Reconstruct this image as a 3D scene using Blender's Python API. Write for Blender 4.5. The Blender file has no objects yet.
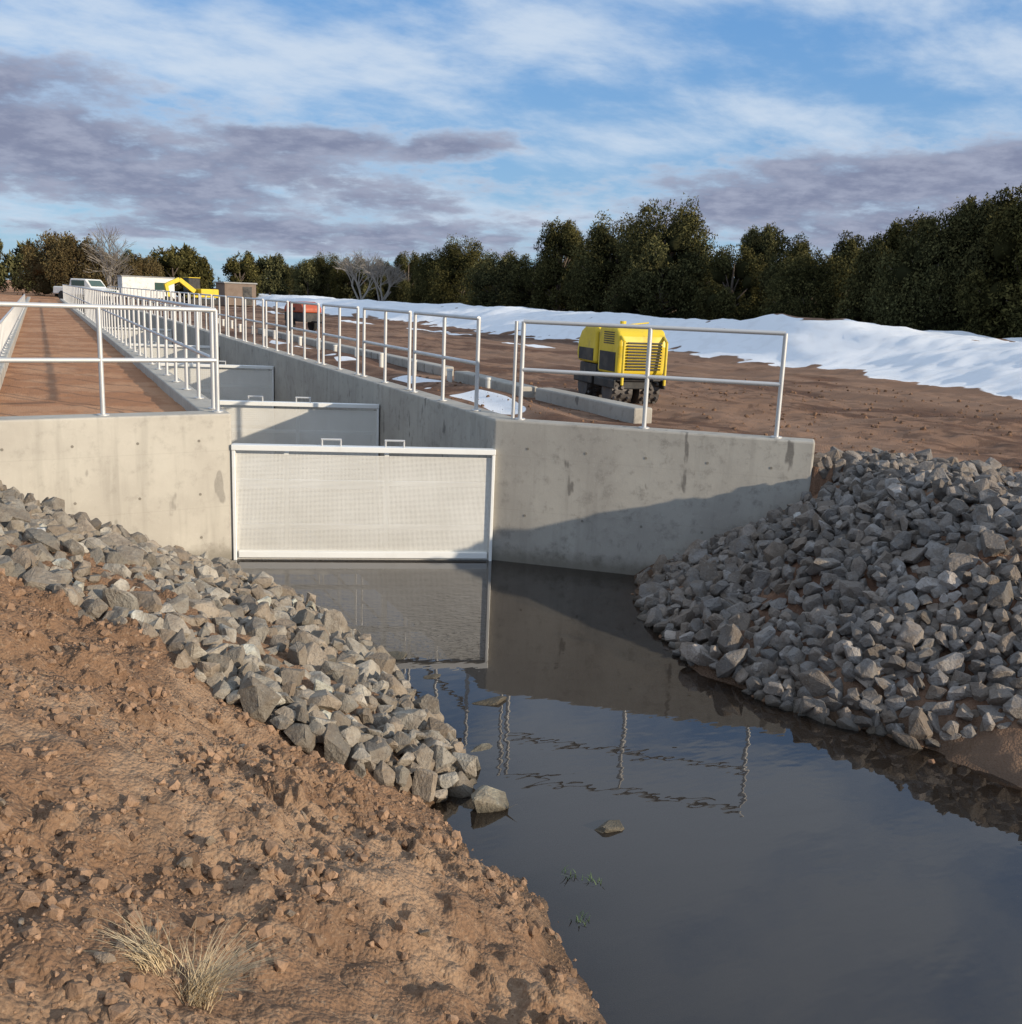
import bpy, bmesh, math, random
import numpy as np
from mathutils import Vector, Matrix
random.seed(7); rng=np.random.default_rng(7)
S=bpy.context.scene
S.view_settings.view_transform='Standard'
try: S.view_settings.look='None'
except Exception: pass
S.view_settings.exposure=0

# ---------------------------------------------------------------- node helpers
class NT:
    def __init__(s,tree): s.t=tree; tree.nodes.clear()
    def n(s,typ,ins=None,**kw):
        nd=s.t.nodes.new(typ)
        for k,v in kw.items(): setattr(nd,k,v)
        if ins:
            for k,v in ins.items():
                sock=nd.inputs[k]
                if isinstance(v,bpy.types.NodeSocket): s.t.links.new(v,sock)
                else:
                    if isinstance(v,(tuple,list)) and len(v)==3 and sock.type=='RGBA': v=(*v,1)
                    sock.default_value=v
        return nd
    def math(s,op,a,b=None,c=None,clamp=False):
        ins={0:a}
        if b is not None: ins[1]=b
        if c is not None: ins[2]=c
        nd=s.n('ShaderNodeMath',ins,operation=op); nd.use_clamp=clamp
        return nd.outputs[0]
    def mix(s,f,a,b,bt='MIX'):
        nd=s.n('ShaderNodeMix',data_type='RGBA',blend_type=bt)
        for i,v in ((0,f),(6,a),(7,b)):
            if isinstance(v,bpy.types.NodeSocket): s.t.links.new(v,nd.inputs[i])
            else: nd.inputs[i].default_value=(*v,1) if isinstance(v,(tuple,list)) and len(v)==3 else v
        return nd.outputs[2]
    def noise(s,vec,scale,detail=4,rough=.55,dist=0):
        nd=s.n('ShaderNodeTexNoise',{'Scale':scale,'Detail':detail,'Roughness':rough,'Distortion':dist})
        if vec is not None: s.t.links.new(vec,nd.inputs['Vector'])
        return nd.outputs[0]
    def ramp(s,f,lo,hi,a=0.,b=1.):
        nd=s.n('ShaderNodeMapRange',{0:f,1:lo,2:hi,3:a,4:b}); nd.interpolation_type='SMOOTHSTEP'
        return nd.outputs[0]
    def mapping(s,vec,scale=(1,1,1),rot=(0,0,0)):
        nd=s.n('ShaderNodeMapping',{'Vector':vec,'Scale':scale,'Rotation':rot}); return nd.outputs[0]
def mat(name):
    m=bpy.data.materials.new(name); m.use_nodes=True
    t=NT(m.node_tree); out=t.n('ShaderNodeOutputMaterial')
    return m,t,out
def principled(t,out,color,rough=.8,metal=0,bump=None,bstr=.3,bdist=.02,spec=None):
    p=t.n('ShaderNodeBsdfPrincipled',{'Base Color':color,'Roughness':rough,'Metallic':metal})
    if spec is not None: p.inputs['Specular IOR Level'].default_value=spec
    if bump is not None:
        b=t.n('ShaderNodeBump',{'Height':bump,'Strength':bstr,'Distance':bdist})
        t.t.links.new(b.outputs[0],p.inputs['Normal'])
    t.t.links.new(p.outputs[0],out.inputs[0]); return p
def paint(name,col,rough=.45,metal=0,var=.25,dirt=(.12,.08,.05),dirtamt=.35):
    m,t,out=mat(name)
    co=t.n('ShaderNodeTexCoord').outputs['Object']
    n1=t.noise(co,3,3,.65)
    c=t.mix(t.ramp(n1,.35,.75,0,var),col,tuple(x*.6 for x in col))
    c=t.mix(t.ramp(t.noise(co,5,5,.7),.5,.72,0,dirtamt),c,dirt)
    r=t.ramp(n1,.3,.7,rough*.8,min(1,rough*1.3))
    principled(t,out,c,r,metal)
    return m

# ---------------------------------------------------------------- mesh builder
class MB:
    def __init__(s): s.v=[];s.f=[]
    def quad8(s,pts):
        b=len(s.v); s.v+= [tuple(p) for p in pts]
        for f in ((0,3,2,1),(4,5,6,7),(0,1,5,4),(1,2,6,5),(2,3,7,6),(3,0,4,7)): s.f.append(tuple(b+i for i in f))
    def box(s,c,d,rz=0,M=None):
        x,y,z=d[0]/2,d[1]/2,d[2]/2
        R=Matrix.Rotation(rz,3,'Z')
        P=[Vector(q) for q in ((-x,-y,-z),(x,-y,-z),(x,y,-z),(-x,y,-z),(-x,-y,z),(x,-y,z),(x,y,z),(-x,y,z))]
        s.quad8([(R@q)+Vector(c) for q in P])
    def prism(s,poly,z0,z1):
        b=len(s.v);n=len(poly)
        s.v+=[(p[0],p[1],z0) for p in poly]+[(p[0],p[1],z1) for p in poly]
        s.f.append(tuple(b+i for i in reversed(range(n)))); s.f.append(tuple(b+n+i for i in range(n)))
        for i in range(n):
            j=(i+1)%n; s.f.append((b+i,b+j,b+n+j,b+n+i))
    def xprism(s,prof,x0,x1):
        b=len(s.v);n=len(prof)
        s.v+=[(x0,p[0],p[1]) for p in prof]+[(x1,p[0],p[1]) for p in prof]
        s.f.append(tuple(b+i for i in reversed(range(n)))); s.f.append(tuple(b+n+i for i in range(n)))
        for i in range(n):
            j=(i+1)%n; s.f.append((b+i,b+j,b+n+j,b+n+i))
    def cyl(s,p0,p1,r0,r1=None,n=10,cap=True):
        r1=r0 if r1 is None else r1
        p0=Vector(p0);p1=Vector(p1);d=(p1-p0)
        if d.length<1e-6: return
        d.normalize(); a=d.orthogonal().normalized(); c=d.cross(a)
        b=len(s.v)
        for P,r in ((p0,r0),(p1,r1)):
            for i in range(n):
                t=2*math.pi*i/n; s.v.append(tuple(P+a*math.cos(t)*r+c*math.sin(t)*r))
        for i in range(n):
            j=(i+1)%n; s.f.append((b+i,b+j,b+n+j,b+n+i))
        if cap:
            s.f.append(tuple(b+i for i in reversed(range(n)))); s.f.append(tuple(b+n+i for i in range(n)))
    def obj(s,name,m,bevel=0,smooth=False,parent=None,loc=None,rz=0,seg=2):
        me=bpy.data.meshes.new(name); me.from_pydata(s.v,[],s.f); me.update()
        bm=bmesh.new(); bm.from_mesh(me); bmesh.ops.recalc_face_normals(bm,faces=bm.faces); bm.to_mesh(me); bm.free()
        me.materials.append(m)
        o=bpy.data.objects.new(name,me); S.collection.objects.link(o)
        if smooth:
            for p in me.polygons: p.use_smooth=True
            try: me.set_sharp_from_angle(angle=math.radians(40))
            except Exception: pass
        if bevel:
            bv=o.modifiers.new('b','BEVEL'); bv.width=bevel; bv.segments=seg; bv.limit_method='ANGLE'
        if parent: o.parent=parent
        if loc: o.location=loc
        if rz: o.rotation_euler=(0,0,rz)
        return o
def empty(name,loc=(0,0,0),rz=0):
    e=bpy.data.objects.new(name,None); S.collection.objects.link(e); e.location=loc; e.rotation_euler=(0,0,rz); e.empty_display_size=.2
    return e

# ---------------------------------------------------------------- numpy noise
def vnoise(x,y,seed=0):
    r=np.random.default_rng(seed); N=256; L=r.random((N,N))
    xi=np.floor(x).astype(int); yi=np.floor(y).astype(int); fx=x-xi; fy=y-yi
    fx=fx*fx*(3-2*fx); fy=fy*fy*(3-2*fy)
    a=L[xi%N,yi%N];b=L[(xi+1)%N,yi%N];c=L[xi%N,(yi+1)%N];d=L[(xi+1)%N,(yi+1)%N]
    return (a*(1-fx)+b*fx)*(1-fy)+(c*(1-fx)+d*fx)*fy-.5
def fbm(x,y,size,octv=4,seed=0,gain=.5):
    v=0;a=1;f=1/size
    for i in range(octv):
        v=v+a*vnoise(x*f+17.3*i,y*f*1.03+5.1*i,seed+i); a*=gain; f*=2.03
    return v
def clods(x,y,size,seed,dens=.8):
    r=np.random.default_rng(seed); N=256; A=r.random((N,N,5)); h=np.zeros_like(x); u=x/size+100; v=y/size+100
    xi=np.floor(u).astype(int); yi=np.floor(v).astype(int)
    for i in(-1,0,1):
        for j in(-1,0,1):
            c=A[(xi+i)%N,(yi+j)%N]; dx=u-(xi+i+c[...,0]); dy=v-(yi+j+c[...,1])
            an=c[...,2]*3.14; ex=(dx*np.cos(an)+dy*np.sin(an)); ey=(-dx*np.sin(an)+dy*np.cos(an))*1.4
            rad=.25+.5*c[...,3]
            d2=(ex**2+ey**2)/rad**2
            k=np.clip(1-d2,0,1)**.7*rad*(c[...,4]<dens)
            h=np.maximum(h,k)
    return h
def sst(x,a,b):
    t=np.clip((x-a)/(b-a),0,1); return t*t*(3-2*t)

# ---------------------------------------------------------------- terrain definition
LY=[-40,-5,0,3.0,3.9,4.6,4.95,5.25,6.7,7.5,9.15,10.6,12]; LX=[6,2.4,1.9,2.0,2.12,1.95,1.95,2.25,2.28,2.3,2.05,1.2,.6]
RY=[-40,-5,-1,1,3,3.9,4.6,5.35,6.35,7.65,9.1,12];   RX=[60,16,9,7,5.9,5.5,5.3,4.9,4.78,5.1,5.85,7.2]
LC=(1.8,10.85); RC=(4.57,9.98)
LWd=(-2.2,-.35); RWd=(2.53,-2.13)
def wingL(x): return 10.85+(x-1.8)*(.35/2.2)
def wingR(x): return 9.98+(x-4.57)*(-2.13/2.53)
def height(x,y,detail=True):
    x=np.asarray(x,float);y=np.asarray(y,float)
    sh=fbm(x,y,.5,3,3)*.18+fbm(x,y,.12,2,4)*.05
    dl=(np.interp(y,LY,LX)+sh-x)*np.where(y>9,.8,.97)
    dr=(x-np.interp(y,RY,RX)+sh)*.93
    big=fbm(x,y,2.2,2,11)
    hl=np.where(dl>0,np.minimum(dl*.47+.03+.12*sst(dl,0,.35)*(y<4.9),.0+1.28+big*.12+.1*sst(dl,3,8)),dl*.55)
    hr=np.where(dr>0,np.minimum(dr*.58,1.33+big*.05),dr*.2)
    h=np.maximum(hl,hr); h=np.maximum(h,-.55)
    behindL=(y>wingL(x)+.15)&(x<1.68)&(x>-4)
    behindL2=(y>10.3)&(x<=-4)
    chan=(x>=1.68)&(x<=4.65)&(y>9.98)
    behindR=(x>4.65)&(y>wingR(x)+.18)&(x<7.1)
    far=(x>=7.1)&(y>7.8)
    hb=1.34+fbm(x,y,3,3,21)*.05
    h=np.where(behindL|behindL2,1.47,h)
    h=np.where(behindR|far,hb,h)
    rut=np.sin((x+.12*y+fbm(x,y,6,2,31)*2)*3.3)*.02
    yard=sst(x,7.4,8.4)*sst(y,6.5,9)
    h=h+yard*(rut+fbm(x,y,1.1,4,33)*.07+fbm(x,y,.35,3,34)*.04)
    h=h+(behindR|far)*.1*np.exp(-((x-6.3-fbm(x,y,4,2,5))/.35)**2)*sst(y,10,12)
    e=fbm(x,y,5,3,41)*1.6
    berm=sst(x+e,18.4,23.5)*(1-sst(x,26,31))
    h=h+berm*(1.0+fbm(x,y,6,3,42)*.22+fbm(x,y,1.2,3,43)*.10)*(y>-30)
    h=h+.42*np.exp(-(((x-23.0)/1.5)**2+((y-27)/3.0)**2))
    h=np.where(chan,-.6,h)
    if detail:
        fg=sst(dl,-.02,.25)*(y<wingL(x))*(x<3)*1.0
        cm=np.clip(fbm(x,y,.9,3,57)*2.2+.6,.08,1.4)
        b2=fbm(x,y,.10,4,52,.65)
        wx_=x+fbm(x,y,.08,3,70,.6)*.07; wy_=y+fbm(x,y,.08,3,72,.6)*.07
        h=h+fg*(fbm(x,y,.9,2,53)*.14+fbm(x,y,.3,3,58)*.06+cm*(clods(wx_,wy_,.19,5,.45)*.09+clods(wx_,wy_,.1,6,.7)*.055+clods(wx_,wy_,.052,7,.85)*.03)+b2*.028)
        roadm=(behindL|behindL2)
        h=h+roadm*(fbm(x,y,.3,3,54)*.02)
        rb=sst(dr,0,.3)*(y<7.8)*(x>4)
        h=h+rb*fbm(x,y,.4,3,55)*.08
    return h
def axis(segs):
    out=[];
    for a,b,st in segs:
        n=max(1,int(round((b-a)/st))); out+=list(np.linspace(a,b,n,endpoint=False))
    out.append(segs[-1][1]); return np.array(out)
ax=axis([(-3000,-300,400),(-300,-60,30),(-60,-12,3),(-12,-1.6,.2),(-1.6,2.7,.0125),(2.7,8.7,.035),(8.7,14,.08),(14,34,.22),(34,60,2),(60,300,30),(300,3000,400)])
ay=axis([(-3000,-300,400),(-300,-40,20),(-40,1.4,.8),(1.4,7.2,.0145),(7.2,12.4,.035),(12.4,22,.08),(22,60,.3),(60,140,1.5),(140,400,20),(400,3000,300)])
X,Y=np.meshgrid(ax,ay,indexing='ij'); Z=height(X,Y)
nx,ny=len(ax),len(ay)
co=np.stack([X.ravel(),Y.ravel(),Z.ravel()],1)
idx=np.arange(nx*ny).reshape(nx,ny)
q=np.stack([idx[:-1,:-1],idx[1:,:-1],idx[1:,1:],idx[:-1,1:]],-1).reshape(-1,4)
def fastmesh(name,co,faces,k):
    me=bpy.data.meshes.new(name)
    me.vertices.add(len(co)); me.vertices.foreach_set('co',np.asarray(co,np.float32).ravel())
    me.loops.add(faces.size); me.loops.foreach_set('vertex_index',faces.ravel().astype(np.int32))
    me.polygons.add(len(faces)); me.polygons.foreach_set('loop_start',(np.arange(len(faces))*k).astype(np.int32))
    me.update(calc_edges=True); return me
def colattr(me,name,rgba):
    a=me.color_attributes.new(name,'FLOAT_COLOR','POINT'); a.data.foreach_set('color',np.asarray(rgba,np.float32).ravel())
me=fastmesh('ground',co,q,4)
me.polygons.foreach_set('use_smooth',np.ones(len(q),bool))
x,y,z=co.T
e=fbm(x,y,5,3,41)*1.6
snow=sst(x+e+fbm(x,y,.8,4,61)*1.5,18.6,19.3)*(1-sst(x,27,29))
snow*=1-sst(fbm(x,y,1.2,5,62,.6)*.8+.85*np.exp(-(((x-23.2)/.9)**2+((y-27)/2.2)**2))+.42*np.exp(-((x-24.6-fbm(x,y,3,2,69))/.35)**2)*(y<24),.50,.56)
patch=np.exp(-((x-6.2-.5*fbm(x,y,3,2,63))/.28)**2)*sst(fbm(x,y,1.6,3,64),-.1,.15)*sst(y,12,13)*(1-sst(y,26,40))
patch2=np.exp(-((x-15.5-1.5*fbm(x,y,9,2,65))/.5)**2)*sst(fbm(x,y,2.5,3,66),0,.1)*sst(y,26,30)
snow=np.maximum(snow,np.maximum(sst(patch,.3,.6),sst(patch2,.4,.7)))
road=((y>wingL(x)+.1)&(x<1.7))*1.0
wet=1-sst(z+fbm(x,y,.3,3,67)*.12,.0,np.where(x>4,.45,.2))
yard=((x>4.6)&(y>3))*1.0
colattr(me,'zone',np.stack([snow,road,wet,yard],1))
def bl(v,a,b): return np.clip((v-a)/(b-a),0,1)
colattr(me,'var',np.stack([bl(fbm(x,y,.8,5,81,.6),-.45,.45),bl(fbm(x,y,4,4,82),-.45,.45),bl(fbm(x*.94+y*.34,(-.34*x+.94*y)*.2,.7,5,83,.62),-.45,.45),bl(fbm(x,y,.16,4,84,.6),-.45,.45)],1))
m,t,out=mat('ground')
at=t.n('ShaderNodeAttribute',attribute_name='zone'); sep=t.n('ShaderNodeSeparateColor',{0:at.outputs['Color']})
av=t.n('ShaderNodeAttribute',attribute_name='var'); sv=t.n('ShaderNodeSeparateColor',{0:av.outputs['Color']})
geo=t.n('ShaderNodeNewGeometry').outputs['Position']
n1=sv.outputs[0]; n4=sv.outputs[1]; ny_=sv.outputs[2]; n2=av.outputs['Alpha']
n3=t.noise(geo,38,5,.7)
dirt=t.mix(t.ramp(n1,.3,.7),(.215,.128,.077),(.305,.200,.128))
dirt=t.mix(t.ramp(n2,.45,.8,0,.5),dirt,(.14,.084,.052))
dirt=t.mix(t.ramp(n3,.53,.70,0,.45),dirt,(.42,.31,.215))
dirt=t.mix(t.ramp(n3,.48,.34,0,.5),dirt,(.12,.072,.047))
roadc=t.mix(t.ramp(n1,.3,.7),(.40,.195,.10),(.50,.27,.15))
roadc=t.mix(t.ramp(n3,.45,.7,0,.35),roadc,(.26,.13,.07))
yardc=t.mix(t.ramp(ny_,.35,.65),(.13,.068,.042),(.25,.145,.092))
yardc=t.mix(t.ramp(n2,.5,.8,0,.6),yardc,(.09,.048,.031))
yardc=t.mix(t.ramp(n4,.5,.7,0,.5),yardc,(.29,.18,.12))
yardc=t.mix(t.ramp(n3,.55,.7,0,.3),yardc,(.33,.22,.15))
c=t.mix(sep.outputs[1],dirt,roadc); c=t.mix(at.outputs['Alpha'],c,yardc)
c=t.mix(t.math('MULTIPLY',sep.outputs[2],.68),c,(.06,.038,.022))
sn=t.mix(t.ramp(n2,.5,.9,0,.25),(.84,.86,.90),(.66,.66,.68))
c=t.mix(t.ramp(sep.outputs[0],.35,.65),c,sn)
rough=t.math('SUBTRACT',.95,t.math('MULTIPLY',sep.outputs[2],.45))
vo=t.n('ShaderNodeTexVoronoi',{'Vector':geo,'Scale':62.}); 
bh=t.math('ADD',t.math('MULTIPLY',vo.outputs[0],-.8),n3)
principled(t,out,c,rough,0,bh,.75,.018,.25)
me.materials.append(m)
ground=bpy.data.objects.new('ground',me); S.collection.objects.link(ground)

# ---------------------------------------------------------------- water
wx=axis([(.0,12,.08),(12,40,2)]); wy=axis([(-30,1,1),(1,12,.08),(12,90,4)])
A,B=np.meshgrid(wx,wy,indexing='ij'); D=height(A,B,False)
wi=np.arange(A.size).reshape(A.shape); wq=np.stack([wi[:-1,:-1],wi[1:,:-1],wi[1:,1:],wi[:-1,1:]],-1).reshape(-1,4)
wm=fastmesh('water',np.stack([A.ravel(),B.ravel(),A.ravel()*0],1),wq,4)
clear=np.exp(-np.clip(-D.ravel(),0,1)*7)*.85
colattr(wm,'clear',np.stack([clear]*3+[clear*0+1],1))
m,t,out=mat('water')
geo=t.n('ShaderNodeNewGeometry').outputs['Position']
at=t.n('ShaderNodeAttribute',attribute_name='clear').outputs['Fac']
r1=t.noise(t.mapping(geo,(1,2.2,1),(0,0,-.3)),3.0,2,.5); r2=t.noise(geo,13,1,.5)
sy=t.n('ShaderNodeSeparateXYZ',{0:geo}).outputs[1]
amp=t.ramp(sy,8.5,5.5,.12,1.)
patchn=t.ramp(t.noise(geo,.9,2,.5),.4,.6,.35,1.)
hh=t.math('MULTIPLY',t.math('MULTIPLY',t.math('ADD',r1,t.math('MULTIPLY',r2,.12)),amp),patchn)
bmp=t.n('ShaderNodeBump',{'Height':hh,'Strength':.11,'Distance':.016}).outputs[0]
deep=t.n('ShaderNodeBsdfDiffuse',{'Color':(.034,.028,.023,1)}).outputs[0]
tr=t.n('ShaderNodeBsdfTransparent',{'Color':(.72,.6,.45,1)}).outputs[0]
body=t.n('ShaderNodeMixShader',{0:at,1:deep,2:tr}).outputs[0]
gl=t.n('ShaderNodeBsdfGlossy',{'Color':(.96,.95,.96,1),'Roughness':.004,'Normal':bmp}).outputs[0]
fr=t.n('ShaderNodeFresnel',{'IOR':1.62,'Normal':bmp}).outputs[0]
sh=t.n('ShaderNodeMixShader',{0:fr,1:body,2:gl}).outputs[0]
t.t.links.new(sh,out.inputs[0]); wm.materials.append(m)
wo=bpy.data.objects.new('water',wm); S.collection.objects.link(wo)

# ---------------------------------------------------------------- concrete
def concrete(name,a,b,stain=.5):
    m,t,out=mat(name); geo=t.n('ShaderNodeNewGeometry').outputs['Position']
    n1=t.noise(geo,1.2,4,.6); n2=t.noise(geo,7,5,.7); n3=t.noise(geo,60,2,.6)
    c=t.mix(t.ramp(n1,.3,.7),a,b)
    c=t.mix(t.ramp(n2,.5,.75,0,stain),c,tuple(v*.68 for v in a))
    n5=t.noise(t.mapping(geo,(1,1,.35)),5,3,.5)
    c=t.mix(t.ramp(n5,.66,.71,0,stain*.9),c,(.12,.11,.1))
    c=t.mix(t.ramp(n3,.6,.75,0,.3),c,(.55,.52,.47))
    n6=t.noise(t.mapping(geo,(6,6,.5)),1.2,3,.6)
    c=t.mix(t.ramp(n6,.5,.72,0,.3),c,tuple(v*.6 for v in a))
    zz=t.n('ShaderNodeSeparateXYZ',{0:geo}).outputs[2]
    zn=t.math('ADD',zz,t.math('MULTIPLY',n2,-.25))
    c=t.mix(t.ramp(zn,.12,-.10,0,.65),c,(.10,.085,.06))
    ln=t.math('ABSOLUTE',t.math('SUBTRACT',t.math('FRACT',t.math('MULTIPLY',zz,1.66)),.5))
    c=t.mix(t.ramp(ln,.485,.5,0,.12),c,(.2,.18,.15))
    principled(t,out,c,.88,0,n2,.3,.01,.3); return m
conc=concrete('concrete',(.395,.365,.32),(.475,.445,.39))
concR=concrete('concrete_weathered',(.34,.315,.28),(.42,.395,.35),.85)
def nrm(d):
    l=math.hypot(*d); return (d[0]/l,d[1]/l)
u=nrm(LWd)
Lend=(LC[0]+u[0]*5.8,LC[1]+u[1]*5.8)
wl=MB(); wl.prism([LC,(LC[0],LC[1]+.32),(Lend[0],Lend[1]+.3),Lend],-1.1,1.6)
wl.obj('concrete_wing_wall',conc,.02)
w2=MB(); w2.prism([(1.52,LC[1]+.325),(1.8,LC[1]+.325),(1.8,85),(1.52,85)],-1.1,1.597); w2.obj('concrete_channel_wall',conc,.015)
w3=MB(); w3.prism([(4.52,10.325),(4.52,85),(4.82,85),(4.82,10.105)],-1.1,1.597); w3.obj('concrete_channel_wall',concR,.015)
ur=nrm(RWd); L=3.31
Rend=(RC[0]+ur[0]*L,RC[1]+ur[1]*L); nR=(-ur[1],ur[0])
w4=MB(); w4.prism([RC,Rend,(Rend[0]+nR[0]*.28,Rend[1]+nR[1]*.28),(4.83,10.10),(4.50,10.32),(4.50,10.04)],-1.1,1.6); w4.obj('concrete_wing_wall',concR,.02)
tm=MB()
for i in range(9):
    for zz in (.28,.75,1.32):
        d=.35+i*.62; p=(LC[0]+u[0]*d,LC[1]+u[1]*d)
        tm.cyl((p[0],p[1]-.004,zz),(p[0],p[1]+.01,zz),.015,n=8)
for i in range(5):
    for zz in (.55,1.3):
        d=.3+i*.65; p=(RC[0]+ur[0]*d,RC[1]+ur[1]*d)
        tm.cyl((p[0]-nR[0]*.004,p[1]-nR[1]*.004,zz),(p[0]+nR[0]*.01,p[1]+nR[1]*.01,zz),.015,n=8)
tm.obj('wall_tie_holes',paint('tie_hole',(.22,.20,.17),.9))

# ---------------------------------------------------------------- gates / screens
alu=paint('aluminium',(.82,.82,.80),.38,.1,.15,(.55,.53,.5),.2)
m,t,out=mat('perforated_sheet')
co_=t.n('ShaderNodeTexCoord').outputs['Object']; sp=t.n('ShaderNodeSeparateXYZ',{0:co_})
k=2*math.pi/.028
f=t.math('MULTIPLY',t.math('SINE',t.math('MULTIPLY',sp.outputs[0],k)),t.math('SINE',t.math('MULTIPLY',sp.outputs[2],k)))
hole=t.math('GREATER_THAN',t.math('ABSOLUTE',f),.64)
nn=t.noise(co_,1.5,4,.6)
pc=t.mix(t.ramp(nn,.3,.7),(.76,.74,.69),(.86,.845,.80))
pc=t.mix(t.ramp(sp.outputs[2],.5,.05,0,.25),pc,(.5,.46,.38))
pb=t.n('ShaderNodeBsdfPrincipled',{'Base Color':pc,'Roughness':.36,'Metallic':.12}).outputs[0]
tb=t.n('ShaderNodeBsdfTransparent').outputs[0]
t.t.links.new(t.n('ShaderNodeMixShader',{0:hole,1:pb,2:tb}).outputs[0],out.inputs[0]); perf=m
galv=paint('galvanised_rail',(.56,.56,.56),.4,.35,.2,(.42,.4,.38),.2)
gang=math.atan2(RC[1]-LC[1],RC[0]-LC[0])
def gate(dy,ztop):
    x0,x1=1.80,4.515
    y0=LC[1]+.02+dy; y1=y0+(x1-x0)*math.tan(gang)
    w=math.hypot(x1-x0,y1-y0); g=empty('perforated_screen_gate',((x0+x1)/2,(y0+y1)/2,0),gang)
    fr=MB(); hw=w/2
    fr.box((0,0,ztop-.03),(w-.004,.12,.06)); fr.box((0,-.0,.06),(w-.12,.09,.07))
    fr.box((-hw+.022,0,(ztop-.062)/2-.1),(.035,.10,ztop-.065+.2)); fr.box((hw-.022,0,(ztop-.062)/2-.1),(.035,.10,ztop-.065+.2))
    fr.obj('frame',alu,.006,parent=g)
    br=MB()
    for xx in (-.30,.08):
        br.box((xx*w,.06,.66),(.05,.05,1.05))
    br.box((0,.09,.85),(w-.14,.04,.05)); br.box((0,.09,.35),(w-.14,.04,.05))
    br.obj('stiffeners',alu,.004,parent=g)
    pn=MB(); pn.box((0,.0,ztop/2-.1),(w-.08,.006,ztop-.0)); pn.obj('screen_panel',perf,parent=g)
    h=MB()
    for xx in (-.13*w,.11*w):
        h.cyl((xx-.1,.0,ztop),(xx-.1,.0,ztop+.07),.011);h.cyl((xx+.1,.0,ztop),(xx+.1,.0,ztop+.07),.011);h.cyl((xx-.11,.0,ztop+.07),(xx+.11,.0,ztop+.07),.011)
    h.obj('handles',galv,parent=g)
gate(0,1.27); gate(4.25,1.3); gate(11.7,1.3); gate(19,1.3); gate(30,1.3)

# ---------------------------------------------------------------- railings
def railing(name,pts,step,H=1.07,base=1.6,mid=.55,r=.024):
    b=MB()
    for i in range(len(pts)-1):
        p0,p1=Vector((*pts[i],0)),Vector((*pts[i+1],0)); L=(p1-p0).length; n=max(1,round(L/step))
        for k in range(n+1):
            if i>0 and k==0: continue
            p=p0.lerp(p1,k/n); b.cyl((p.x,p.y,base+.012),(p.x,p.y,base+H),r,n=10)
            b.cyl((p.x,p.y,base),(p.x,p.y,base+.014),.06,n=12)
        for hz in [H]+([mid] if mid else []):
            b.cyl((p0.x,p0.y,base+hz-.001),(p1.x,p1.y,base+hz-.001),r*.97,n=10)
    return b.obj(name,galv,smooth=True)
def wp(c,d,s,off,nr): return (c[0]+d[0]*s+nr[0]*off,c[1]+d[1]*s+nr[1]*off)
railing('guard_railing',[(LC[0]-.12,LC[1]+.13),(LC[0]-.12+u[0]*4.64,LC[1]+.13+u[1]*4.64)],1.16)
railing('guard_railing',[(1.68,LC[1]+.42),(1.68,LC[1]+.42+1.1*30)],1.1)
railing('guard_railing',[(1.68,LC[1]+.42+1.1*30),(1.68,80)],2.2)
railing('guard_railing',[(4.62,10.85),(4.62,10.85+1.1*2)],1.1)
yy=10.85+2.2+.35
while yy<48:
    railing('guard_railing',[(4.67,yy),(4.67,yy+2.2)],1.1); yy+=2.55
railing('guard_railing',[(4.67,yy),(4.67,80)],2.2)
railing('guard_railing',[wp(RC,ur,.16,.14,nR),wp(RC,ur,1.54,.14,nR),wp(RC,ur,2.92,.14,nR)],1.6)
pb_=MB(); q0=wp(RC,ur,.08,.14,nR); pb_.cyl((*q0,1.6),(*q0,2.67),.02); pb_.obj('railing_gate_post',galv,smooth=True)
kb=MB(); kb.box((-.62,50,1.5),(.22,76,.26)); kb.obj('concrete_kerb',conc,.02)
railing('low_picket_fence',[(-.62,12.4),(-.62,60)],.75,H=.52,base=1.63,mid=None,r=.022)
kb=MB(); kb.box((-5.5,50,1.5),(.22,76,.3)); kb.obj('concrete_kerb',conc,.02)
railing('guard_railing',[(-5.5,14),(-5.5,70)],1.8,base=1.65)
kb=MB(); kb.box((7.3,12.9,1.42),(.3,2.9,.24),.02);kb.obj('concrete_kerb',concR,.025)
kb=MB(); kb.box((7.2,16.2,1.42),(.3,3.2,.22),-.03);kb.obj('concrete_kerb',concR,.025)
kb=MB(); kb.box((7.35,28,1.42),(.28,18,.2),.01);kb.obj('concrete_kerb',concR,.025)
wpaint=paint('white_pipe',(.62,.61,.57),.5)
for i,yv in enumerate(np.arange(15.3,46,1.9)):
    b=MB(); xx=6.75+random.uniform(-.08,.08); hh=random.uniform(-.05,.05)
    b.cyl((xx,yv,1.2),(xx,yv,1.62+hh),.05,n=14); b.cyl((xx,yv,1.62+hh),(xx,yv,1.655+hh),.062,.056,n=14)
    b.obj('white_marker_post',wpaint,smooth=True)

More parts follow.
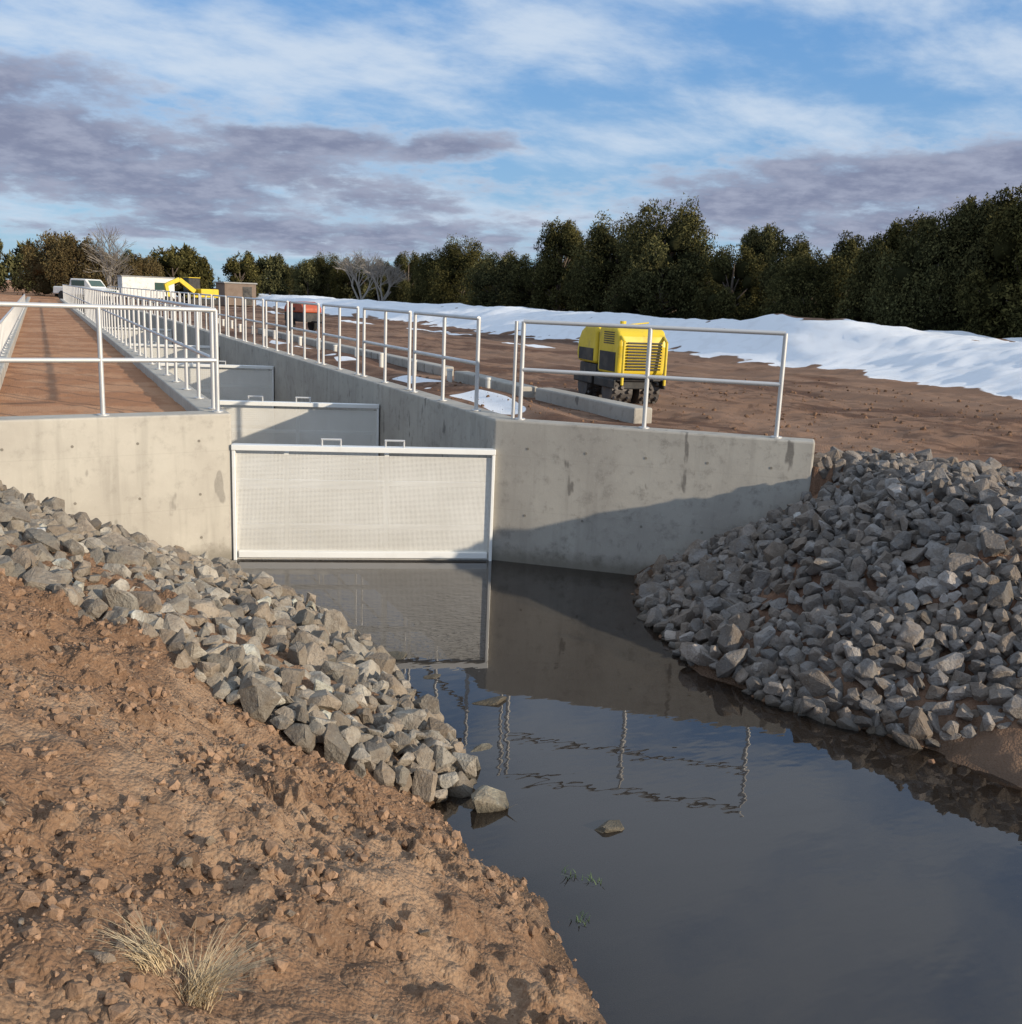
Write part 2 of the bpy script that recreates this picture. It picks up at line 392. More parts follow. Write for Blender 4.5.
# ---------------------------------------------------------------- rocks
def hull(seed,n=12,bev=.04,disp=.03,flat=True,cut=True):
    r=random.Random(seed); bm=bmesh.new()
    sy_,sz_=(r.uniform(.62,.95),r.uniform(.45,.8)) if flat else (r.uniform(.8,1),r.uniform(.7,1))
    cuts=[(Vector((r.gauss(0,1),r.gauss(0,1),r.gauss(0,1))).normalized(),r.uniform(.45,.75)) for _ in range(4 if cut else 0)]
    for i in range(n*3):
        v=Vector((r.gauss(0,1),r.gauss(0,1),r.gauss(0,1))).normalized()*r.uniform(.78,1.05)
        for nn_,dd_ in cuts:
            k=v.dot(nn_)
            if k>dd_: v=v-nn_*(k-dd_)*r.uniform(.92,1)
        bm.verts.new((v.x,v.y*sy_,v.z*sz_))
    res=bmesh.ops.convex_hull(bm,input=bm.verts)
    bmesh.ops.delete(bm,geom=[g for g in res['geom_interior'] if isinstance(g,bmesh.types.BMVert)],context='VERTS')
    bmesh.ops.dissolve_limit(bm,angle_limit=math.radians(20),verts=bm.verts,edges=bm.edges)
    if bev: bmesh.ops.bevel(bm,geom=bm.edges[:],offset=bev,segments=1,affect='EDGES')
    bmesh.ops.triangulate(bm,faces=bm.faces)
    for v in bm.verts: v.co+=Vector((r.uniform(-1,1),r.uniform(-1,1),r.uniform(-1,1)))*disp
    vs=np.array([v.co[:] for v in bm.verts]); fs=np.array([[v.index for v in f.verts] for f in bm.faces])
    bm.free(); return vs*.5,fs
HULLS=[hull(100+i,random.choice([5,6,7,8])) for i in range(40)]
CL=[hull(300+i,7,0,.07,False,False) for i in range(14)]
def randrot(n,tilt=None):
    q=rng.normal(size=(n,4)); q/=np.linalg.norm(q,axis=1)[:,None]; a,b,c,d=q.T
    return np.stack([1-2*(c*c+d*d),2*(b*c-a*d),2*(b*d+a*c),2*(b*c+a*d),1-2*(b*b+d*d),2*(c*d-a*b),2*(b*d-a*c),2*(c*d+a*b),1-2*(b*b+c*c)],1).reshape(n,3,3)
def scatter(name,P,size,mt,lib,tint):
    n=len(P); R=randrot(n); V=[];F=[];C=[];b=0
    for i in range(n):
        v,f=lib[rng.integers(len(lib))]
        w=v@R[i].T*size[i]; w=w+P[i]
        V.append(w);F.append(f+b);b+=len(v); C.append(np.repeat(tint[i][None],len(v),0))
    me=fastmesh(name,np.concatenate(V),np.concatenate(F),3); c=np.concatenate(C)
    colattr(me,'tint',np.concatenate([c,np.ones((len(c),1))],1)); me.materials.append(mt)
    me.polygons.foreach_set('use_smooth',np.zeros(len(me.polygons),bool))
    o=bpy.data.objects.new(name,me); S.collection.objects.link(o); return o
def inpoly(x,y,poly):
    c=np.zeros(len(x),bool); n=len(poly)
    for i in range(n):
        x0,y0=poly[i];x1,y1=poly[(i+1)%n]
        if y0==y1: continue
        c^=((y0>y)!=(y1>y))&(x<(x1-x0)*(y-y0)/(y1-y0)+x0)
    return c
def poisson(poly,n,sizes,k=.62):
    xs=[p[0] for p in poly];ys=[p[1] for p in poly]
    pts=[];cell={}
    tries=rng.random((n*20,2)); tx=min(xs)+tries[:,0]*(max(xs)-min(xs)); ty=min(ys)+tries[:,1]*(max(ys)-min(ys))
    ok=inpoly(tx,ty,poly); tx=tx[ok];ty=ty[ok]
    ss=rng.uniform(0,1,len(tx))**2.*(sizes[1]-sizes[0])+sizes[0]
    g=.2
    for a,b,s in zip(tx,ty,ss):
        i,j=int(a//g),int(b//g); good=True
        for ii in range(i-2,i+3):
            for jj in range(j-2,j+3):
                for (c,d,e) in cell.get((ii,jj),()):
                    if (c-a)**2+(d-b)**2<(k*(s+e)/2)**2: good=False;break
                if not good: break
            if not good: break
        if good: cell.setdefault((i,j),[]).append((a,b,s)); pts.append((a,b,s))
        if len(pts)>=n: break
    return np.array(pts)
def tints(n,base,var):
    g=np.exp(rng.normal(-.03,.32,n))[:,None]*np.array(base)[None]; w=rng.random((n,1))**1.8; g=g*(1-w*var)+w*var*np.array([.30,.205,.13])[None]
    return np.clip(g,.05,.5)
m,t,out=mat('riprap_stone')
at=t.n('ShaderNodeAttribute',attribute_name='tint').outputs['Color']; geo=t.n('ShaderNodeNewGeometry').outputs['Position']
n1=t.noise(geo,9,4,.65);n2=t.noise(geo,45,4,.7)
c=t.mix(t.ramp(n1,.38,.66,0,.6),at,(.15,.115,.085)); c=t.mix(t.ramp(n2,.55,.72,0,.4),c,(.38,.35,.31)); c=t.mix(t.ramp(n2,.45,.32,0,.5),c,(.08,.07,.065))
zz=t.n('ShaderNodeSeparateXYZ',{0:geo}).outputs[2]
c=t.mix(t.ramp(zz,.08,.0,0,.7),c,(.05,.042,.03))
principled(t,out,c,.85,0,t.math('ADD',n1,t.math('MULTIPLY',n2,.6)),.8,.035,.3); stone=m
polyL=[(1.15,10.6),(2.0,9.2),(2.3,7.6),(2.3,6.6),(2.35,5.25),(1.95,4.98),(1.45,5.05),(1.0,5.35),(.45,5.85),(-.35,6.35),(-1.2,6.8),(-2.5,7.2),(-3,10.0)]
P=[]
for lay,(n,so,k) in enumerate(((1800,(.12,.26),.54),(1100,(.12,.28),.74))):
    a=poisson(polyL,n,so,k); hz=height(a[:,0],a[:,1],False)
    P.append(np.stack([a[:,0],a[:,1],hz+a[:,2]*.08+lay*.07-.02,a[:,2]*(1.5 if lay==0 else 1.4)],1))
P=np.concatenate(P); P=P[P[:,1]<wingL(P[:,0])-.14]
scatter('riprap_rocks',P[:,:3],P[:,3],stone,HULLS,tints(len(P),(.29,.265,.225),.5))
polyR=[(5.8,8.95),(5.1,7.7),(4.75,6.4),(4.9,5.35),(5.3,4.65),(5.8,4.25),(7.0,3.6),(9,3.4),(10,5.0),(9.0,6.6),(9.0,7.4),(8.7,8.0),(7.9,8.25),(7.05,7.9),(6.6,8.2)]
P=[]
for lay,(n,so,k) in enumerate(((3800,(.12,.25),.56),(2600,(.12,.28),.72))):
    a=poisson(polyR,n,so,k); hz=height(a[:,0],a[:,1],False)
    bumpz=.12*fbm(a[:,0],a[:,1],.9,2,77)
    P.append(np.stack([a[:,0],a[:,1],hz+bumpz*.8+a[:,2]*.06+lay*.07-.03,a[:,2]*(1.5 if lay==0 else 1.42)],1))
P=np.concatenate(P); keep=(P[:,0]>7.2)|(P[:,1]<wingR(P[:,0])-.17); P=P[keep]
scatter('riprap_rocks',P[:,:3],P[:,3],stone,HULLS,tints(len(P),(.21,.195,.185),.4))
for (a,b,zc,s,fz) in ((2.85,6.3,-.01,.34,.42),(2.78,4.42,-.006,.26,.35),(2.25,4.85,.03,.32,.7),(2.62,6.9,-.01,.2,.4),(2.5,7.4,-.01,.26,.5),(2.5,5.6,-.01,.2,.5)):
    o=scatter('stone',np.array([[0,0,0.]]),[s],stone,HULLS,tints(1,(.24,.22,.17),.3)); o.location=(a,b,zc); o.scale=(1.3,1,fz)
# dirt clods
n=30000; a=rng.uniform(-1.7,2.3,n); b=rng.uniform(1.4,7.2,n); dd=np.interp(b,LY,LX)-a
cl=fbm(a,b,.7,2,91); ok=(dd>.0)&(~inpoly(a,b,polyL))&(cl>rng.uniform(-.5,.35,n)); a=a[ok];b=b[ok]
s=.006+.038*rng.random(len(a))**8
P=np.stack([a,b,height(a,b)+s*.1],1)
m,t,out=mat('dirt_clod')
at=t.n('ShaderNodeAttribute',attribute_name='tint').outputs['Color']; geo=t.n('ShaderNodeNewGeometry').outputs['Position']
n2=t.noise(geo,60,4,.7); c=t.mix(t.ramp(n2,.4,.7,0,.5),at,(.15,.092,.057)); principled(t,out,c,.95,0,n2,.8,.01,.2)
scatter('dirt_clods',P,s*1.7,m,CL,np.clip(rng.normal(1,.2,len(a))[:,None]*np.array([.275,.175,.113])[None],.03,.5))
n=260; a=rng.uniform(-1.7,2.6,n); b=rng.uniform(2,8,n); dd=np.interp(b,LY,LX)-a; ok=(dd>-.25); a=a[ok];b=b[ok]; s=.015+.05*rng.random(len(a))**3
scatter('loose_gravel',np.stack([a,b,height(a,b)+s*.1],1),s*1.4,stone,HULLS,tints(len(a),(.24,.19,.145),.8))
n=3000; a=rng.uniform(4.5,16,n); b=rng.uniform(3,18,n); hz=height(a,b); ok=(hz>-.1)&(hz<1.9); a=a[ok];b=b[ok];hz=hz[ok]; s=.012+.06*rng.random(len(a))**6
scatter('dirt_clods',np.stack([a,b,hz+s*.05],1),s*1.4,m,CL,np.clip(rng.normal(1,.15,len(a))[:,None]*np.array([.18,.105,.066])[None],.03,.5))

# ---------------------------------------------------------------- dry grass
def tuft(name,x,y,n,h,lean,col,w=.003):
    V=[];Fc=[]
    for i in range(n):
        a=random.uniform(0,6.28); l=random.uniform(.5,1)*h; sp=random.uniform(.3,1.2)
        d=Vector((math.cos(a)*sp+lean[0],math.sin(a)*sp+lean[1],0)); p=Vector((random.gauss(0,.025),random.gauss(0,.025),0)); side=Vector((-math.sin(a),math.cos(a),0))*w
        b=len(V)
        for k in range(5):
            tt=k/4; c=p+d*l*.6*tt**1.4+Vector((0,0,l*.75*(tt-.45*tt*tt)))
            ww=side*(1-tt*.85); V+= [tuple(c-ww),tuple(c+ww)]
        for k in range(4): Fc.append((b+2*k,b+2*k+1,b+2*k+3,b+2*k+2))
    me=bpy.data.meshes.new(name); me.from_pydata(V,[],Fc); me.materials.append(col)
    o=bpy.data.objects.new(name,me); S.collection.objects.link(o); o.location=(x,y,float(height(x,y))-.01); return o
straw=paint('straw',(.50,.39,.24),.8)
weed=paint('weed',(.07,.11,.04),.7)
tuft('dry_grass_tuft',.30,2.60,220,.32,(.6,.1),straw,.0018)
tuft('dry_grass_tuft',.2,2.66,160,.30,(-.7,.2),straw,.0018)
tuft('dry_grass_tuft',-.35,2.9,40,.15,(0,.3),straw,.0018)
for (a,b) in ((2.33,4.05),(2.42,3.95),(2.2,3.7)):
    o=tuft('water_weed',a,b,14,.09,(0,0),weed,.004); o.location.z=-.01

# ---------------------------------------------------------------- trees
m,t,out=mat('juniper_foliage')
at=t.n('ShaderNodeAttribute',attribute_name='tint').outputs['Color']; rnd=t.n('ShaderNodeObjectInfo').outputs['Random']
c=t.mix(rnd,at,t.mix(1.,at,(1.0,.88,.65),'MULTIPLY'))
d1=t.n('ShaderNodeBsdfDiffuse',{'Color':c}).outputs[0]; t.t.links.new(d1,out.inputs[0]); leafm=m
m,t,out=mat('russet_foliage')
at=t.n('ShaderNodeAttribute',attribute_name='tint').outputs['Color']
c=t.mix(.5,at,(.16,.105,.05)); d1=t.n('ShaderNodeBsdfDiffuse',{'Color':c}).outputs[0]; t.t.links.new(d1,out.inputs[0]); rust=m
bark=paint('bark',(.13,.10,.08),.9)
barkg=paint('bark_grey',(.26,.23,.20),.9)
def crown(H,Rr,nl,per,leaf,seed,shape):
    r=np.random.default_rng(seed); V=[];C=[]; cents=[]
    for i in range(nl):
        hz=r.uniform(.06,.93)**.8
        if shape=='dome': pr=math.sqrt(max(0,1-((hz-.36)/.64)**2))
        elif shape=='cone': pr=(1-hz)**.62*1.05+.08
        else: pr=math.sqrt(max(0,1-((hz-.42)/.58)**2))*(.88+.12*math.sin(9*hz+seed))
        a=r.uniform(0,6.283); rad=Rr*pr*r.uniform(.5,.9)
        c=np.array([math.cos(a)*rad,math.sin(a)*rad,hz*H]); ls=Rr*r.uniform(.19,.34)*(.6+.4*pr)
        cents.append(c)
        d=r.normal(size=(per,3)); d/=np.linalg.norm(d,axis=1)[:,None]
        rr=r.uniform(.5,1.12,per)**.7
        zs=r.uniform(1.1,1.75)
        taper=1-.3*np.clip(d[:,2:3],0,1)
        lump=1+.25*np.sin(d[:,0]*5+i)*np.sin(d[:,2]*6+i*2)
        p=c+d*(rr*lump)[:,None]*ls*np.concatenate([taper,taper,np.full_like(taper,zs)],1)
        sel=p[:,2]>.05; p=p[sel]; rs=rr[sel]; ds=d[sel]
        k=len(p); t1=r.normal(size=(k,3)); t1[:,2]+=1.1; t1/=np.linalg.norm(t1,axis=1)[:,None]
        t2=np.cross(t1,ds+r.normal(size=(k,3))*.45); t2/=np.linalg.norm(t2,axis=1)[:,None]+1e-9
        sz=(leaf*r.uniform(.5,1.4,k))[:,None]
        tri=np.stack([p-t2*sz*.45,p+t2*sz*.45,p+t1*sz*1.4+t2*sz*.25*r.normal(size=(k,1))],1)
        V.append(tri.reshape(-1,3))
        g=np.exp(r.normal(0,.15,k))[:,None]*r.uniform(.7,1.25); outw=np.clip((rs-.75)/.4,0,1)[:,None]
        lit_top=np.clip(ds[:,2:3]*.5+.5,0,1)
        col=(np.array([.046,.050,.026])*(1-outw)+(np.array([.085,.087,.042])*(1-lit_top)+np.array([.135,.125,.055])*lit_top)*outw)*g  # lobe tops lighter, insides darker: light and shade painted over varied leaf greens
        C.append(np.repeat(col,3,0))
    V=np.concatenate(V); C=np.clip(np.concatenate(C),.008,.25); F=np.arange(len(V)).reshape(-1,3)
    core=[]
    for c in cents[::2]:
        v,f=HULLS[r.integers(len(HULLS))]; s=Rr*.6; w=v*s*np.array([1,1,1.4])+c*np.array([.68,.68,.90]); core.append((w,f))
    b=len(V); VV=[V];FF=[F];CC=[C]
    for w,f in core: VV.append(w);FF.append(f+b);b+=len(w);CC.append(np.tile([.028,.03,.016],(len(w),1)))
    return np.concatenate(VV),np.concatenate(FF),np.concatenate(CC),cents
def treemesh(name,args,lm):
    V,F,C,cents=crown(*args); nb_=MB(); H=args[0]
    nb_.cyl((0,0,-.4),(0.05,0.05,H*.45),.2,.12,8); nb_.cyl((.05,.05,H*.45),(0,0,H*.9),.12,.03,7)
    for c in cents[::2]:
        h0=max(.3,c[2]*.55); nb_.cyl((0.03,0.03,h0),tuple(c),.06,.015,5)
    tv=np.array(nb_.v)
    tf=[]
    for f in nb_.f:
        for k in range(1,len(f)-1): tf.append((f[0],f[k],f[k+1]))
    tf=np.array(tf)+len(V)
    me=fastmesh(name,np.concatenate([V,tv]),np.concatenate([F,tf]),3)
    colattr(me,'tint',np.concatenate([np.concatenate([C,np.tile([.1,.08,.06],(len(tv),1))]),np.ones((len(V)+len(tv),1))],1))
    me.materials.append(lm); me.materials.append(bark)
    mi=np.zeros(len(F)+len(tf),np.int32); mi[len(F):]=1; me.polygons.foreach_set('material_index',mi); return me
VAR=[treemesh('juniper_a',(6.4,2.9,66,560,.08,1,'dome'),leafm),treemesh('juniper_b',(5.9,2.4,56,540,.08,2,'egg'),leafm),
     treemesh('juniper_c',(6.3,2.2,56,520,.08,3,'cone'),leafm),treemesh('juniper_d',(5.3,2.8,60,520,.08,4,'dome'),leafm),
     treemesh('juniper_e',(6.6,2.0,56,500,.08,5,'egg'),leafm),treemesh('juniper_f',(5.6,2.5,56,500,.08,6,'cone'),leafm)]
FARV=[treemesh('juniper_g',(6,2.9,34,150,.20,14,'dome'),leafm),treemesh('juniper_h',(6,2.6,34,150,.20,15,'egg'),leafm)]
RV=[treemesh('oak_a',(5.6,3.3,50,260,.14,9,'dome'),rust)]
def place(me,x,y,s,name='juniper_tree',sz=None):
    o=bpy.data.objects.new(name,me); S.collection.objects.link(o)
    z=1.4
    if x>18: z=float(height(x,y,False))-.1
    o.location=(x,y,z); o.rotation_euler=(0,0,random.uniform(0,6.28)); o.scale=(s,s,s*(sz or random.uniform(.88,1.04))); return o
az=lambda px: math.radians(25.3)+math.atan((px-511)/1020)
def row(px,xline): 
    a=az(px); return (xline,xline/math.tan(a))
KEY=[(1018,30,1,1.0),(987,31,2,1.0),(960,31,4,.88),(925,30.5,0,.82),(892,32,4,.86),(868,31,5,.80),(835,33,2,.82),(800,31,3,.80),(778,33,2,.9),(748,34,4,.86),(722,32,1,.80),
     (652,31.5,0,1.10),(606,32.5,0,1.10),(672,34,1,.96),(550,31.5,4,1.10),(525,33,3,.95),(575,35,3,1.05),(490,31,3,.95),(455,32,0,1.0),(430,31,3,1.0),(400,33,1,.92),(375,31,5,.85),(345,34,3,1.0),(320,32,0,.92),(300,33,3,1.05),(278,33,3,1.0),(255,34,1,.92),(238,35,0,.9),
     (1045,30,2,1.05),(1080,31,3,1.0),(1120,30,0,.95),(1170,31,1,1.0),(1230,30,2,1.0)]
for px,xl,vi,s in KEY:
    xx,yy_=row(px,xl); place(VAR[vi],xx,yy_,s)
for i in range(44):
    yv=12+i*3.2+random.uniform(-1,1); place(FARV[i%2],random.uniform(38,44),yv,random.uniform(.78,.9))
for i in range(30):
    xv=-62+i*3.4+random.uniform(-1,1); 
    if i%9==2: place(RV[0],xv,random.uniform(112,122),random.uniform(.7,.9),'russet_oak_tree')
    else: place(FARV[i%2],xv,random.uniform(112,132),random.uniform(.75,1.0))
for (px,yd,s) in ((48,108,1.05),(72,104,.95),(135,112,.75)):
    a=az(px); place(RV[0],yd*math.tan(a),yd,s,'russet_oak_tree')
V,F,C,_=crown(6,3,18,120,.4,33,'dome'); VV=[];FF=[];CC=[];b=0
for i in range(80):
    xv=-190+i*5+random.uniform(-2,2); yv=random.uniform(150,185); s=random.uniform(.75,1.15)
    VV.append(V*s+np.array([xv,yv,1.3]));FF.append(F+b);b+=len(V);CC.append(C*random.uniform(.7,1.1))
for i in range(46):
    xv=random.uniform(50,60); yv=-10+i*4; s=random.uniform(.75,.95)
    VV.append(V*s+np.array([xv,yv,1.3]));FF.append(F+b);b+=len(V);CC.append(C*random.uniform(.7,1.1))
me=fastmesh('distant_tree_line',np.concatenate(VV),np.concatenate(FF),3); cc=np.concatenate(CC); colattr(me,'tint',np.concatenate([cc,np.ones((len(cc),1))],1)); me.materials.append(leafm)
o=bpy.data.objects.new('distant_tree_line',me); S.collection.objects.link(o)
def bare(x,y,H,seed):
    r=random.Random(seed); b=MB()
    def br(p,d,l,rad,lev):
        q=p+d*l; b.cyl(p,q,rad,rad*.65,5 if lev<2 else 3,False)
        if lev>=6: return
        for k in range(3 if lev<5 else 2):
            nd=(d+Vector((r.gauss(0,.42),r.gauss(0,.42),r.gauss(.05,.25)))).normalized(); br(p+d*l*r.uniform(.6,1),nd,l*r.uniform(.66,.85),max(rad*.62,.012),lev+1)
    for k in range(4): br(Vector((r.gauss(0,.15),r.gauss(0,.15),-.1)),Vector((r.gauss(0,.4),r.gauss(0,.4),1)).normalized(),H*.27,.1,1)
    b.obj('bare_tree',barkg,loc=(x,y,float(height(x,y,False))))
a=az(352); bare(25.5,25.5/math.tan(a),6.4,3)
a=az(372); bare(27,27/math.tan(a),5.4,4)
a=az(102); bare(100*math.tan(a),100,8.5,5)

# ---------------------------------------------------------------- trench roller
yel=paint('machine_yellow',(.68,.50,.025),.45,0,.25,(.25,.17,.08),.4)
blk=paint('machine_black',(.018,.018,.02),.55)
stl=paint('drum_steel',(.10,.09,.085),.6,.4,.3,(.16,.10,.06),.7)
gry=paint('mid_grey',(.3,.3,.3),.6)
R_=empty('trench_roller',(8.58,14.25,1.31),math.radians(-7))
b=MB()
b.xprism([(-.84,.50),(-.89,.95),(-.86,1.10),(-.78,1.20),(-.62,1.25),(-.14,1.25),(-.06,1.18),(-.06,.50)],-.41,.41); b.obj('engine_hood',yel,.075,parent=R_,seg=4)
b=MB(); b.xprism([(.03,.62),(.03,1.16),(.10,1.24),(.50,1.23),(.70,1.14),(.82,.98),(.87,.75),(.80,.62)],-.41,.41); b.obj('rear_hood',yel,.09,parent=R_,seg=4)
b=MB(); b.box((0,-.01,.78),(.72,.10,.72)); b.box((0,0,.36),(.5,1.5,.16))
b.box((0,.42,.52),(.74,.72,.18)); b.box((0,-.45,.45),(.76,.72,.09))
for s in(-1,1): b.box((s*.43,-.45,.36),(.04,.8,.14)); b.box((s*.43,.45,.36),(.04,.8,.14))
b.obj('chassis',blk,.015,parent=R_)
b=MB()
for i in range(10): b.box((0.02,-.885-.004*min(i,6),.60+i*.045),(.58,.03,.020))
for i in range(6):
    b.box((-.412,-.50,.98+i*.034),(.012,.40,.015))
b.obj('louvres',blk,parent=R_)
b=MB(); b.box((-.413,-.47,.70),(.010,.62,.30)); b.box((-.413,.43,.76),(.010,.62,.20)); b.obj('side_panels',blk,.003,parent=R_)
b=MB()
for s in(-1,1): b.cyl((s*.36,-.97,.36),(s*.36,-.97,1.02),.022); b.cyl((s*.36,-.97,1.02),(s*.36,-.86,1.1),.022)
b.cyl((-.36,-.97,.5),(.36,-.97,.5),.022); b.cyl((-.1,-.3,1.25),(-.1,-.3,1.32),.05,.05,12); b.cyl((-.25,-.5,1.25),(.25,-.5,1.31),.012); b.obj('bumper_frame',yel,parent=R_)
b=MB()
for yv in (-.52,.52):
    for s in (-1,1):
        x0,x1=s*.06,s*.41
        b.cyl((x0,yv,.24),(x1,yv,.24),.21,n=22)
        for k in range(12):
            an=k*math.pi/6
            for xx in (s*.13,s*.25,s*.36):
                an2=an+(math.pi/12 if abs(xx)>.2 and abs(xx)<.3 else 0)
                c=Vector((xx,yv+math.cos(an2)*.225,.24+math.sin(an2)*.225)); d=Vector((0,math.cos(an2),math.sin(an2)))
                b.cyl(c-d*.02,c+d*.03,.04,.028,6)
b.obj('padfoot_drums',stl,parent=R_)
# ---------------------------------------------------------------- red compressor
red=paint('red_paint',(.40,.08,.035),.5,0,.3,(.15,.08,.05),.5); tyre=paint('tyre',(.02,.02,.02),.8)
C_=empty('towable_compressor',(9.35,39.5,1.36),math.radians(20)); C_.scale=(.85,.85,.85)
b=MB(); b.xprism([(-.8,.85),(-.80,1.05),(-.62,1.25),(-.3,1.34),(.3,1.34),(.62,1.25),(.80,1.05),(.8,.85)],-.5,.5); b.obj('hood',red,.06,parent=C_,seg=3)
b=MB(); b.box((0,0,.64),(.96,1.55,.4)); b.box((-.505,.1,1.0),(.01,.5,.14)); b.box((0,-1.2,.45),(.08,1.0,.08)); b.cyl((0,-1.6,.45),(0,-1.6,0),.03); b.obj('chassis',blk,.01,parent=C_)
b=MB()
for s in(-1,1): b.cyl((s*.5,0.1,.3),(s*.7,0.1,.3),.3,n=20)
b.obj('wheels',tyre,.03,parent=C_)
# ---------------------------------------------------------------- site trailer, shed, excavator, pickup
wht=paint('white_paint',(.74,.74,.72),.5); glass=paint('window_glass',(.05,.09,.08),.12)
Tt=empty('site_office_trailer',(8.4,92,1.4),.06)
b=MB(); b.box((0,0,1.25),(4.2,2.6,1.7)); b.obj('body',wht,.06,parent=Tt)
b=MB(); b.box((0,0,2.14),(4.3,2.7,.08)); b.box((0,0,.35),(4.0,.3,.1)); b.obj('roof_and_frame',gry,.01,parent=Tt)
b=MB(); b.box((1.0,-1.31,1.4),(1.0,.03,.6)); b.obj('windows',glass,parent=Tt)
b=MB()
for xx in (-.5,.5): b.cyl((xx,-1.25,.3),(xx,-1.05,.3),.3,n=18)
b.obj('wheels',tyre,parent=Tt)
tan=paint('block_wall',(.20,.15,.12),.9)
Sh=empty('masonry_shed',(16.2,94,1.4),.1)
b=MB(); b.box((0,0,.95),(2.8,3,1.9)); b.obj('walls',tan,.02,parent=Sh)
b=MB(); b.box((0,0,1.96),(3.0,3.2,.12)); b.obj('roof',gry,.02,parent=Sh)
b=MB(); b.box((.6,-1.51,.85),(.8,.04,1.6)); b.obj('door',blk,parent=Sh)
E=empty('excavator',(11.6,84,1.42),math.radians(-65)); E.scale=(.95,.95,.9)
b=MB()
for s in(-1,1): b.xprism([(-1.3,.1),(-1.45,.35),(-1.25,.62),(1.25,.62),(1.45,.35),(1.3,.1)],s*.75-.2,s*.75+.2)
b.obj('tracks',blk,.05,parent=E)
b=MB(); b.box((0,.5,1.1),(1.8,1.7,.75)); b.box((0,-.2,.8),(1.3,1.4,.2)); b.obj('house',yel,.08,parent=E)
b=MB(); b.box((-.45,-.35,1.65),(.85,1.1,1.45)); b.obj('cab',blk,.08,parent=E)
b2=MB(); b2.box((-.45,-.91,1.8),(.7,.02,.9)); b2.box((-.88,-.35,1.85),(.02,.85,.8)); b2.obj('cab_windows',glass,parent=E)
b=MB(); b.box((-.45,-.35,2.40),(.88,1.12,.06)); 
def beam(p,q,w,h0,h1):
    p=Vector(p);q=Vector(q);d=(q-p).normalized();up=Vector((0,0,1))-d*d.z;up.normalize();s=d.cross(up)*w
    b.quad8([p-s-up*h0,p+s-up*h0,q+s-up*h1,q-s-up*h1,p-s+up*h0,p+s+up*h0,q+s+up*h1,q-s+up*h1])
beam((.3,-.6,1.2),(.3,-2.0,2.2),.12,.2,.18); beam((.3,-2.0,2.2),(.3,-3.2,1.7),.12,.18,.14); beam((.3,-3.2,1.8),(.3,-3.0,.6),.1,.16,.1)
b.obj('boom_and_stick',yel,.02,parent=E)
b=MB(); b.xprism([(-3.3,.75),(-2.8,.7),(-2.55,.3),(-2.8,.05),(-3.3,.1)],0,.6); b.obj('bucket',blk,.02,parent=E)
def pickup(x,y,rz,col):
    P_=empty('pickup_truck',(x,y,1.42),rz)
    b=MB(); b.xprism([(-2.6,.45),(-2.65,.95),(-1.5,1.08),(2.6,1.08),(2.65,.5)],-.9,.9); b.obj('body',col,.08,parent=P_,seg=3)
    b=MB(); b.xprism([(-1.5,1.05),(-.85,1.72),(.75,1.74),(1.0,1.05)],-.8,.8); b.obj('cab',col,.07,parent=P_,seg=3)
    b=MB(); b.quad8([(-.68,-1.38,1.18),(.68,-1.38,1.18),(.68,-1.36,1.2),(-.68,-1.36,1.2),(-.62,-.95,1.63),(.62,-.95,1.63),(.62,-.93,1.64),(-.62,-.93,1.64)])
    for s in(-1,1): b.box((s*.8,-.05,1.4),(.03,1.4,.42))
    b.box((0,-2.64,.8),(1.3,.05,.22)); b.obj('windows_and_grille',glass,.01,parent=P_)
    b=MB()
    for s in(-1,1):
        for yv in(-1.65,1.65): b.cyl((s*.72,yv,.38),(s*.94,yv,.38),.38,n=20)
    b.obj('wheels',tyre,.03,parent=P_)
pickup(3.5,88,math.radians(40),wht)
# ---------------------------------------------------------------- light
az_s=math.radians(180-35); el=math.radians(14)
sd=Vector((math.sin(az_s)*math.cos(el),math.cos(az_s)*math.cos(el),math.sin(el)))
ld=bpy.data.lights.new('sun','SUN'); ld.energy=5.0; ld.angle=math.radians(.6); ld.color=(1,.86,.66)
lo=bpy.data.objects.new('sun',ld); S.collection.objects.link(lo); lo.rotation_euler=(-sd).to_track_quat('-Z','Y').to_euler(); lo.location=(20,-20,20)
W=bpy.data.worlds.new('World'); S.world=W; W.use_nodes=True; t=NT(W.node_tree)
out=t.n('ShaderNodeOutputWorld')
sky=t.n('ShaderNodeTexSky',sky_type='NISHITA'); sky.sun_disc=False; sky.sun_elevation=el; sky.sun_rotation=az_s; sky.air_density=1.0; sky.dust_density=.4; sky.ozone_density=2.5
g=t.n('ShaderNodeTexCoord').outputs['Generated']
A_=math.radians(25.3)
uu=t.n('ShaderNodeVectorMath',{0:g,1:(math.cos(A_),-math.sin(A_),0)},operation='DOT_PRODUCT').outputs['Value']
vv=t.n('ShaderNodeSeparateXYZ',{0:g}).outputs[2]
den=t.math('ADD',t.math('MAXIMUM',vv,0),.22)
pv=t.n('ShaderNodeVectorMath',{0:g,1:t.n('ShaderNodeCombineXYZ',{0:den,1:den,2:1.}).outputs[0]},operation='DIVIDE').outputs[0]
def cn(scale,detail,rough,sc=(1,1,.0),rot=(0,0,0),dist=0): return t.noise(t.mapping(pv,sc,rot),scale,detail,rough,dist)
nz=cn(2.4,6,.6,(1,1,0),(0,0,.3)); nf=cn(8,5,.62,(1,1,0),(0,0,.5))
nmix=t.math('ADD',t.math('MULTIPLY',t.math('SUBTRACT',nz,.5),3.8),t.math('MULTIPLY',t.math('SUBTRACT',nf,.5),3.0))
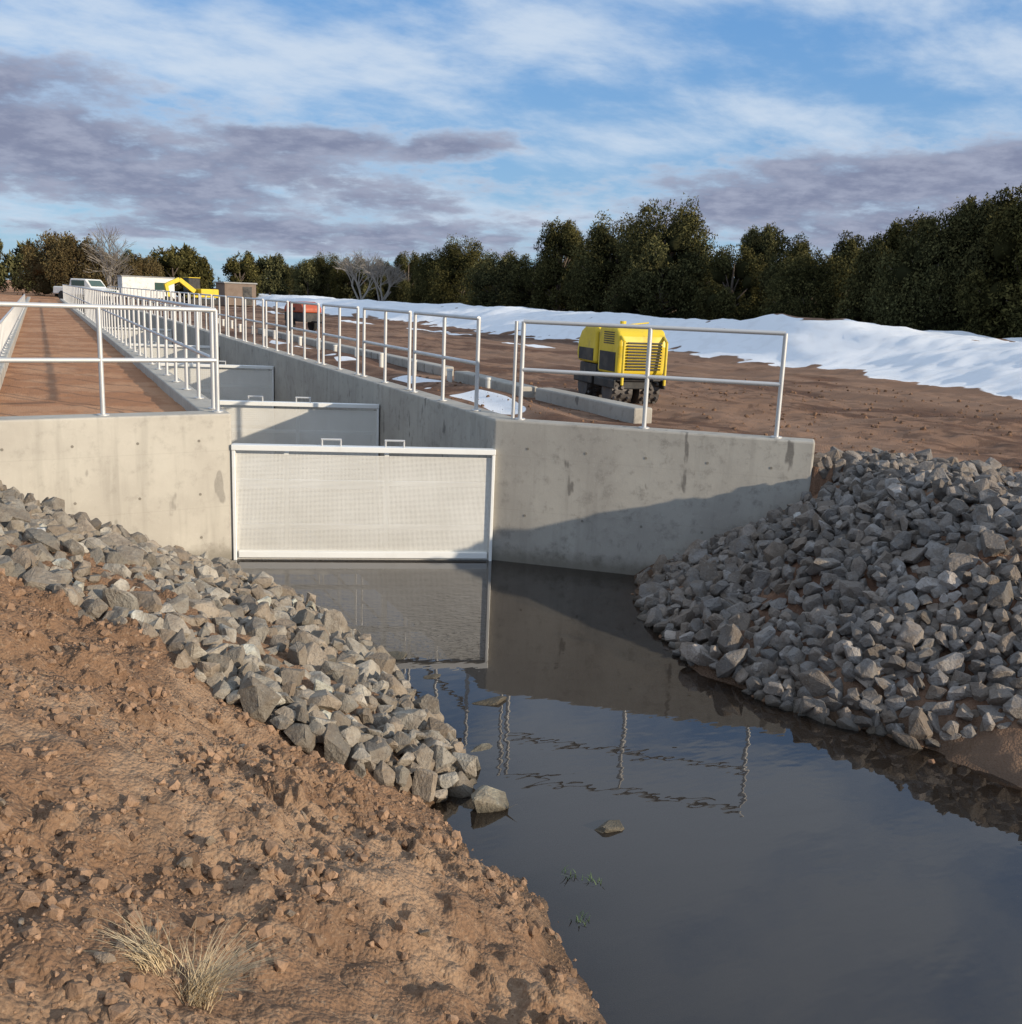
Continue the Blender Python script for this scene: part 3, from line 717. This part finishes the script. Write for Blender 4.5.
blobs=[(-.40,.110,.34,.050,-.08),(-.46,.16,.12,.026,0),(-.20,.055,.24,.020,0),(-.20,.135,.13,.013,0),(-.075,.137,.075,.013,.1),(.34,.115,.34,.036,.13),(.47,.095,.32,.045,.05)]
mx=None
for (a,b_,c_,d_,s_) in blobs:
    du=t.math('SUBTRACT',uu,a); dv=t.math('SUBTRACT',t.math('SUBTRACT',vv,b_),t.math('MULTIPLY',du,s_))
    q_=t.math('SQRT',t.math('ADD',t.math('POWER',t.math('ABSOLUTE',t.math('DIVIDE',du,c_)),2.),t.math('POWER',t.math('ABSOLUTE',t.math('DIVIDE',dv,d_)),2.)))
    k_=t.math('SUBTRACT',1.,q_); mx=k_ if mx is None else t.math('MAXIMUM',mx,k_)
mx=t.math('MAXIMUM',mx,-1.6)
dd_=t.math('ADD',mx,t.math('MULTIPLY',nmix,.62))
darkm=t.ramp(dd_,-.2,.6)
cir=cn(1.7,7,.6,(1,1.4,0),(0,0,-.5),.15)
whm=t.ramp(t.math('ADD',cir,t.math('MULTIPLY',vv,.40)),.46,.76,0,.9)
base=t.mix(.72,t.mix(1.,sky.outputs[0],(.85,1.05,1.35),'MULTIPLY'),t.mix(t.ramp(vv,.0,.3),(3.4,5.5,7.7),(1.6,3.8,7.4)))
c=t.mix(whm,base,(6.2,7.2,8.5))
edge=t.ramp(dd_,-.5,.1,0,.5)
c=t.mix(edge,c,(5.8,6.5,7.7))
dc=t.mix(t.ramp(nf,.35,.7),(2.05,2.3,3.45),(3.5,3.8,5.0))
c=t.mix(t.math('MULTIPLY',darkm,.92),c,dc)
bg=t.n('ShaderNodeBackground',{'Color':c,'Strength':.1})
t.t.links.new(bg.outputs[0],out.inputs[0])
# ---------------------------------------------------------------- camera
a,p,r=math.radians(25.3),math.radians(12),math.radians(2.3)
F=Vector((math.sin(a)*math.cos(p),math.cos(a)*math.cos(p),-math.sin(p)))
R0=Vector((math.cos(a),-math.sin(a),0));U0=R0.cross(F)
R=R0*math.cos(r)+U0*math.sin(r);U=U0*math.cos(r)-R0*math.sin(r)
cd=bpy.data.cameras.new('camera'); cam=bpy.data.objects.new('camera',cd); S.collection.objects.link(cam)
M=Matrix((R,U,-F)).transposed().to_4x4(); M.translation=Vector((0,0,2.9)); cam.matrix_world=M
cd.sensor_width=36; cd.sensor_fit='VERTICAL'; cd.sensor_height=36; cd.lens=36*1000/1024; cd.clip_end=6000; cd.clip_start=.05
S.camera=cam
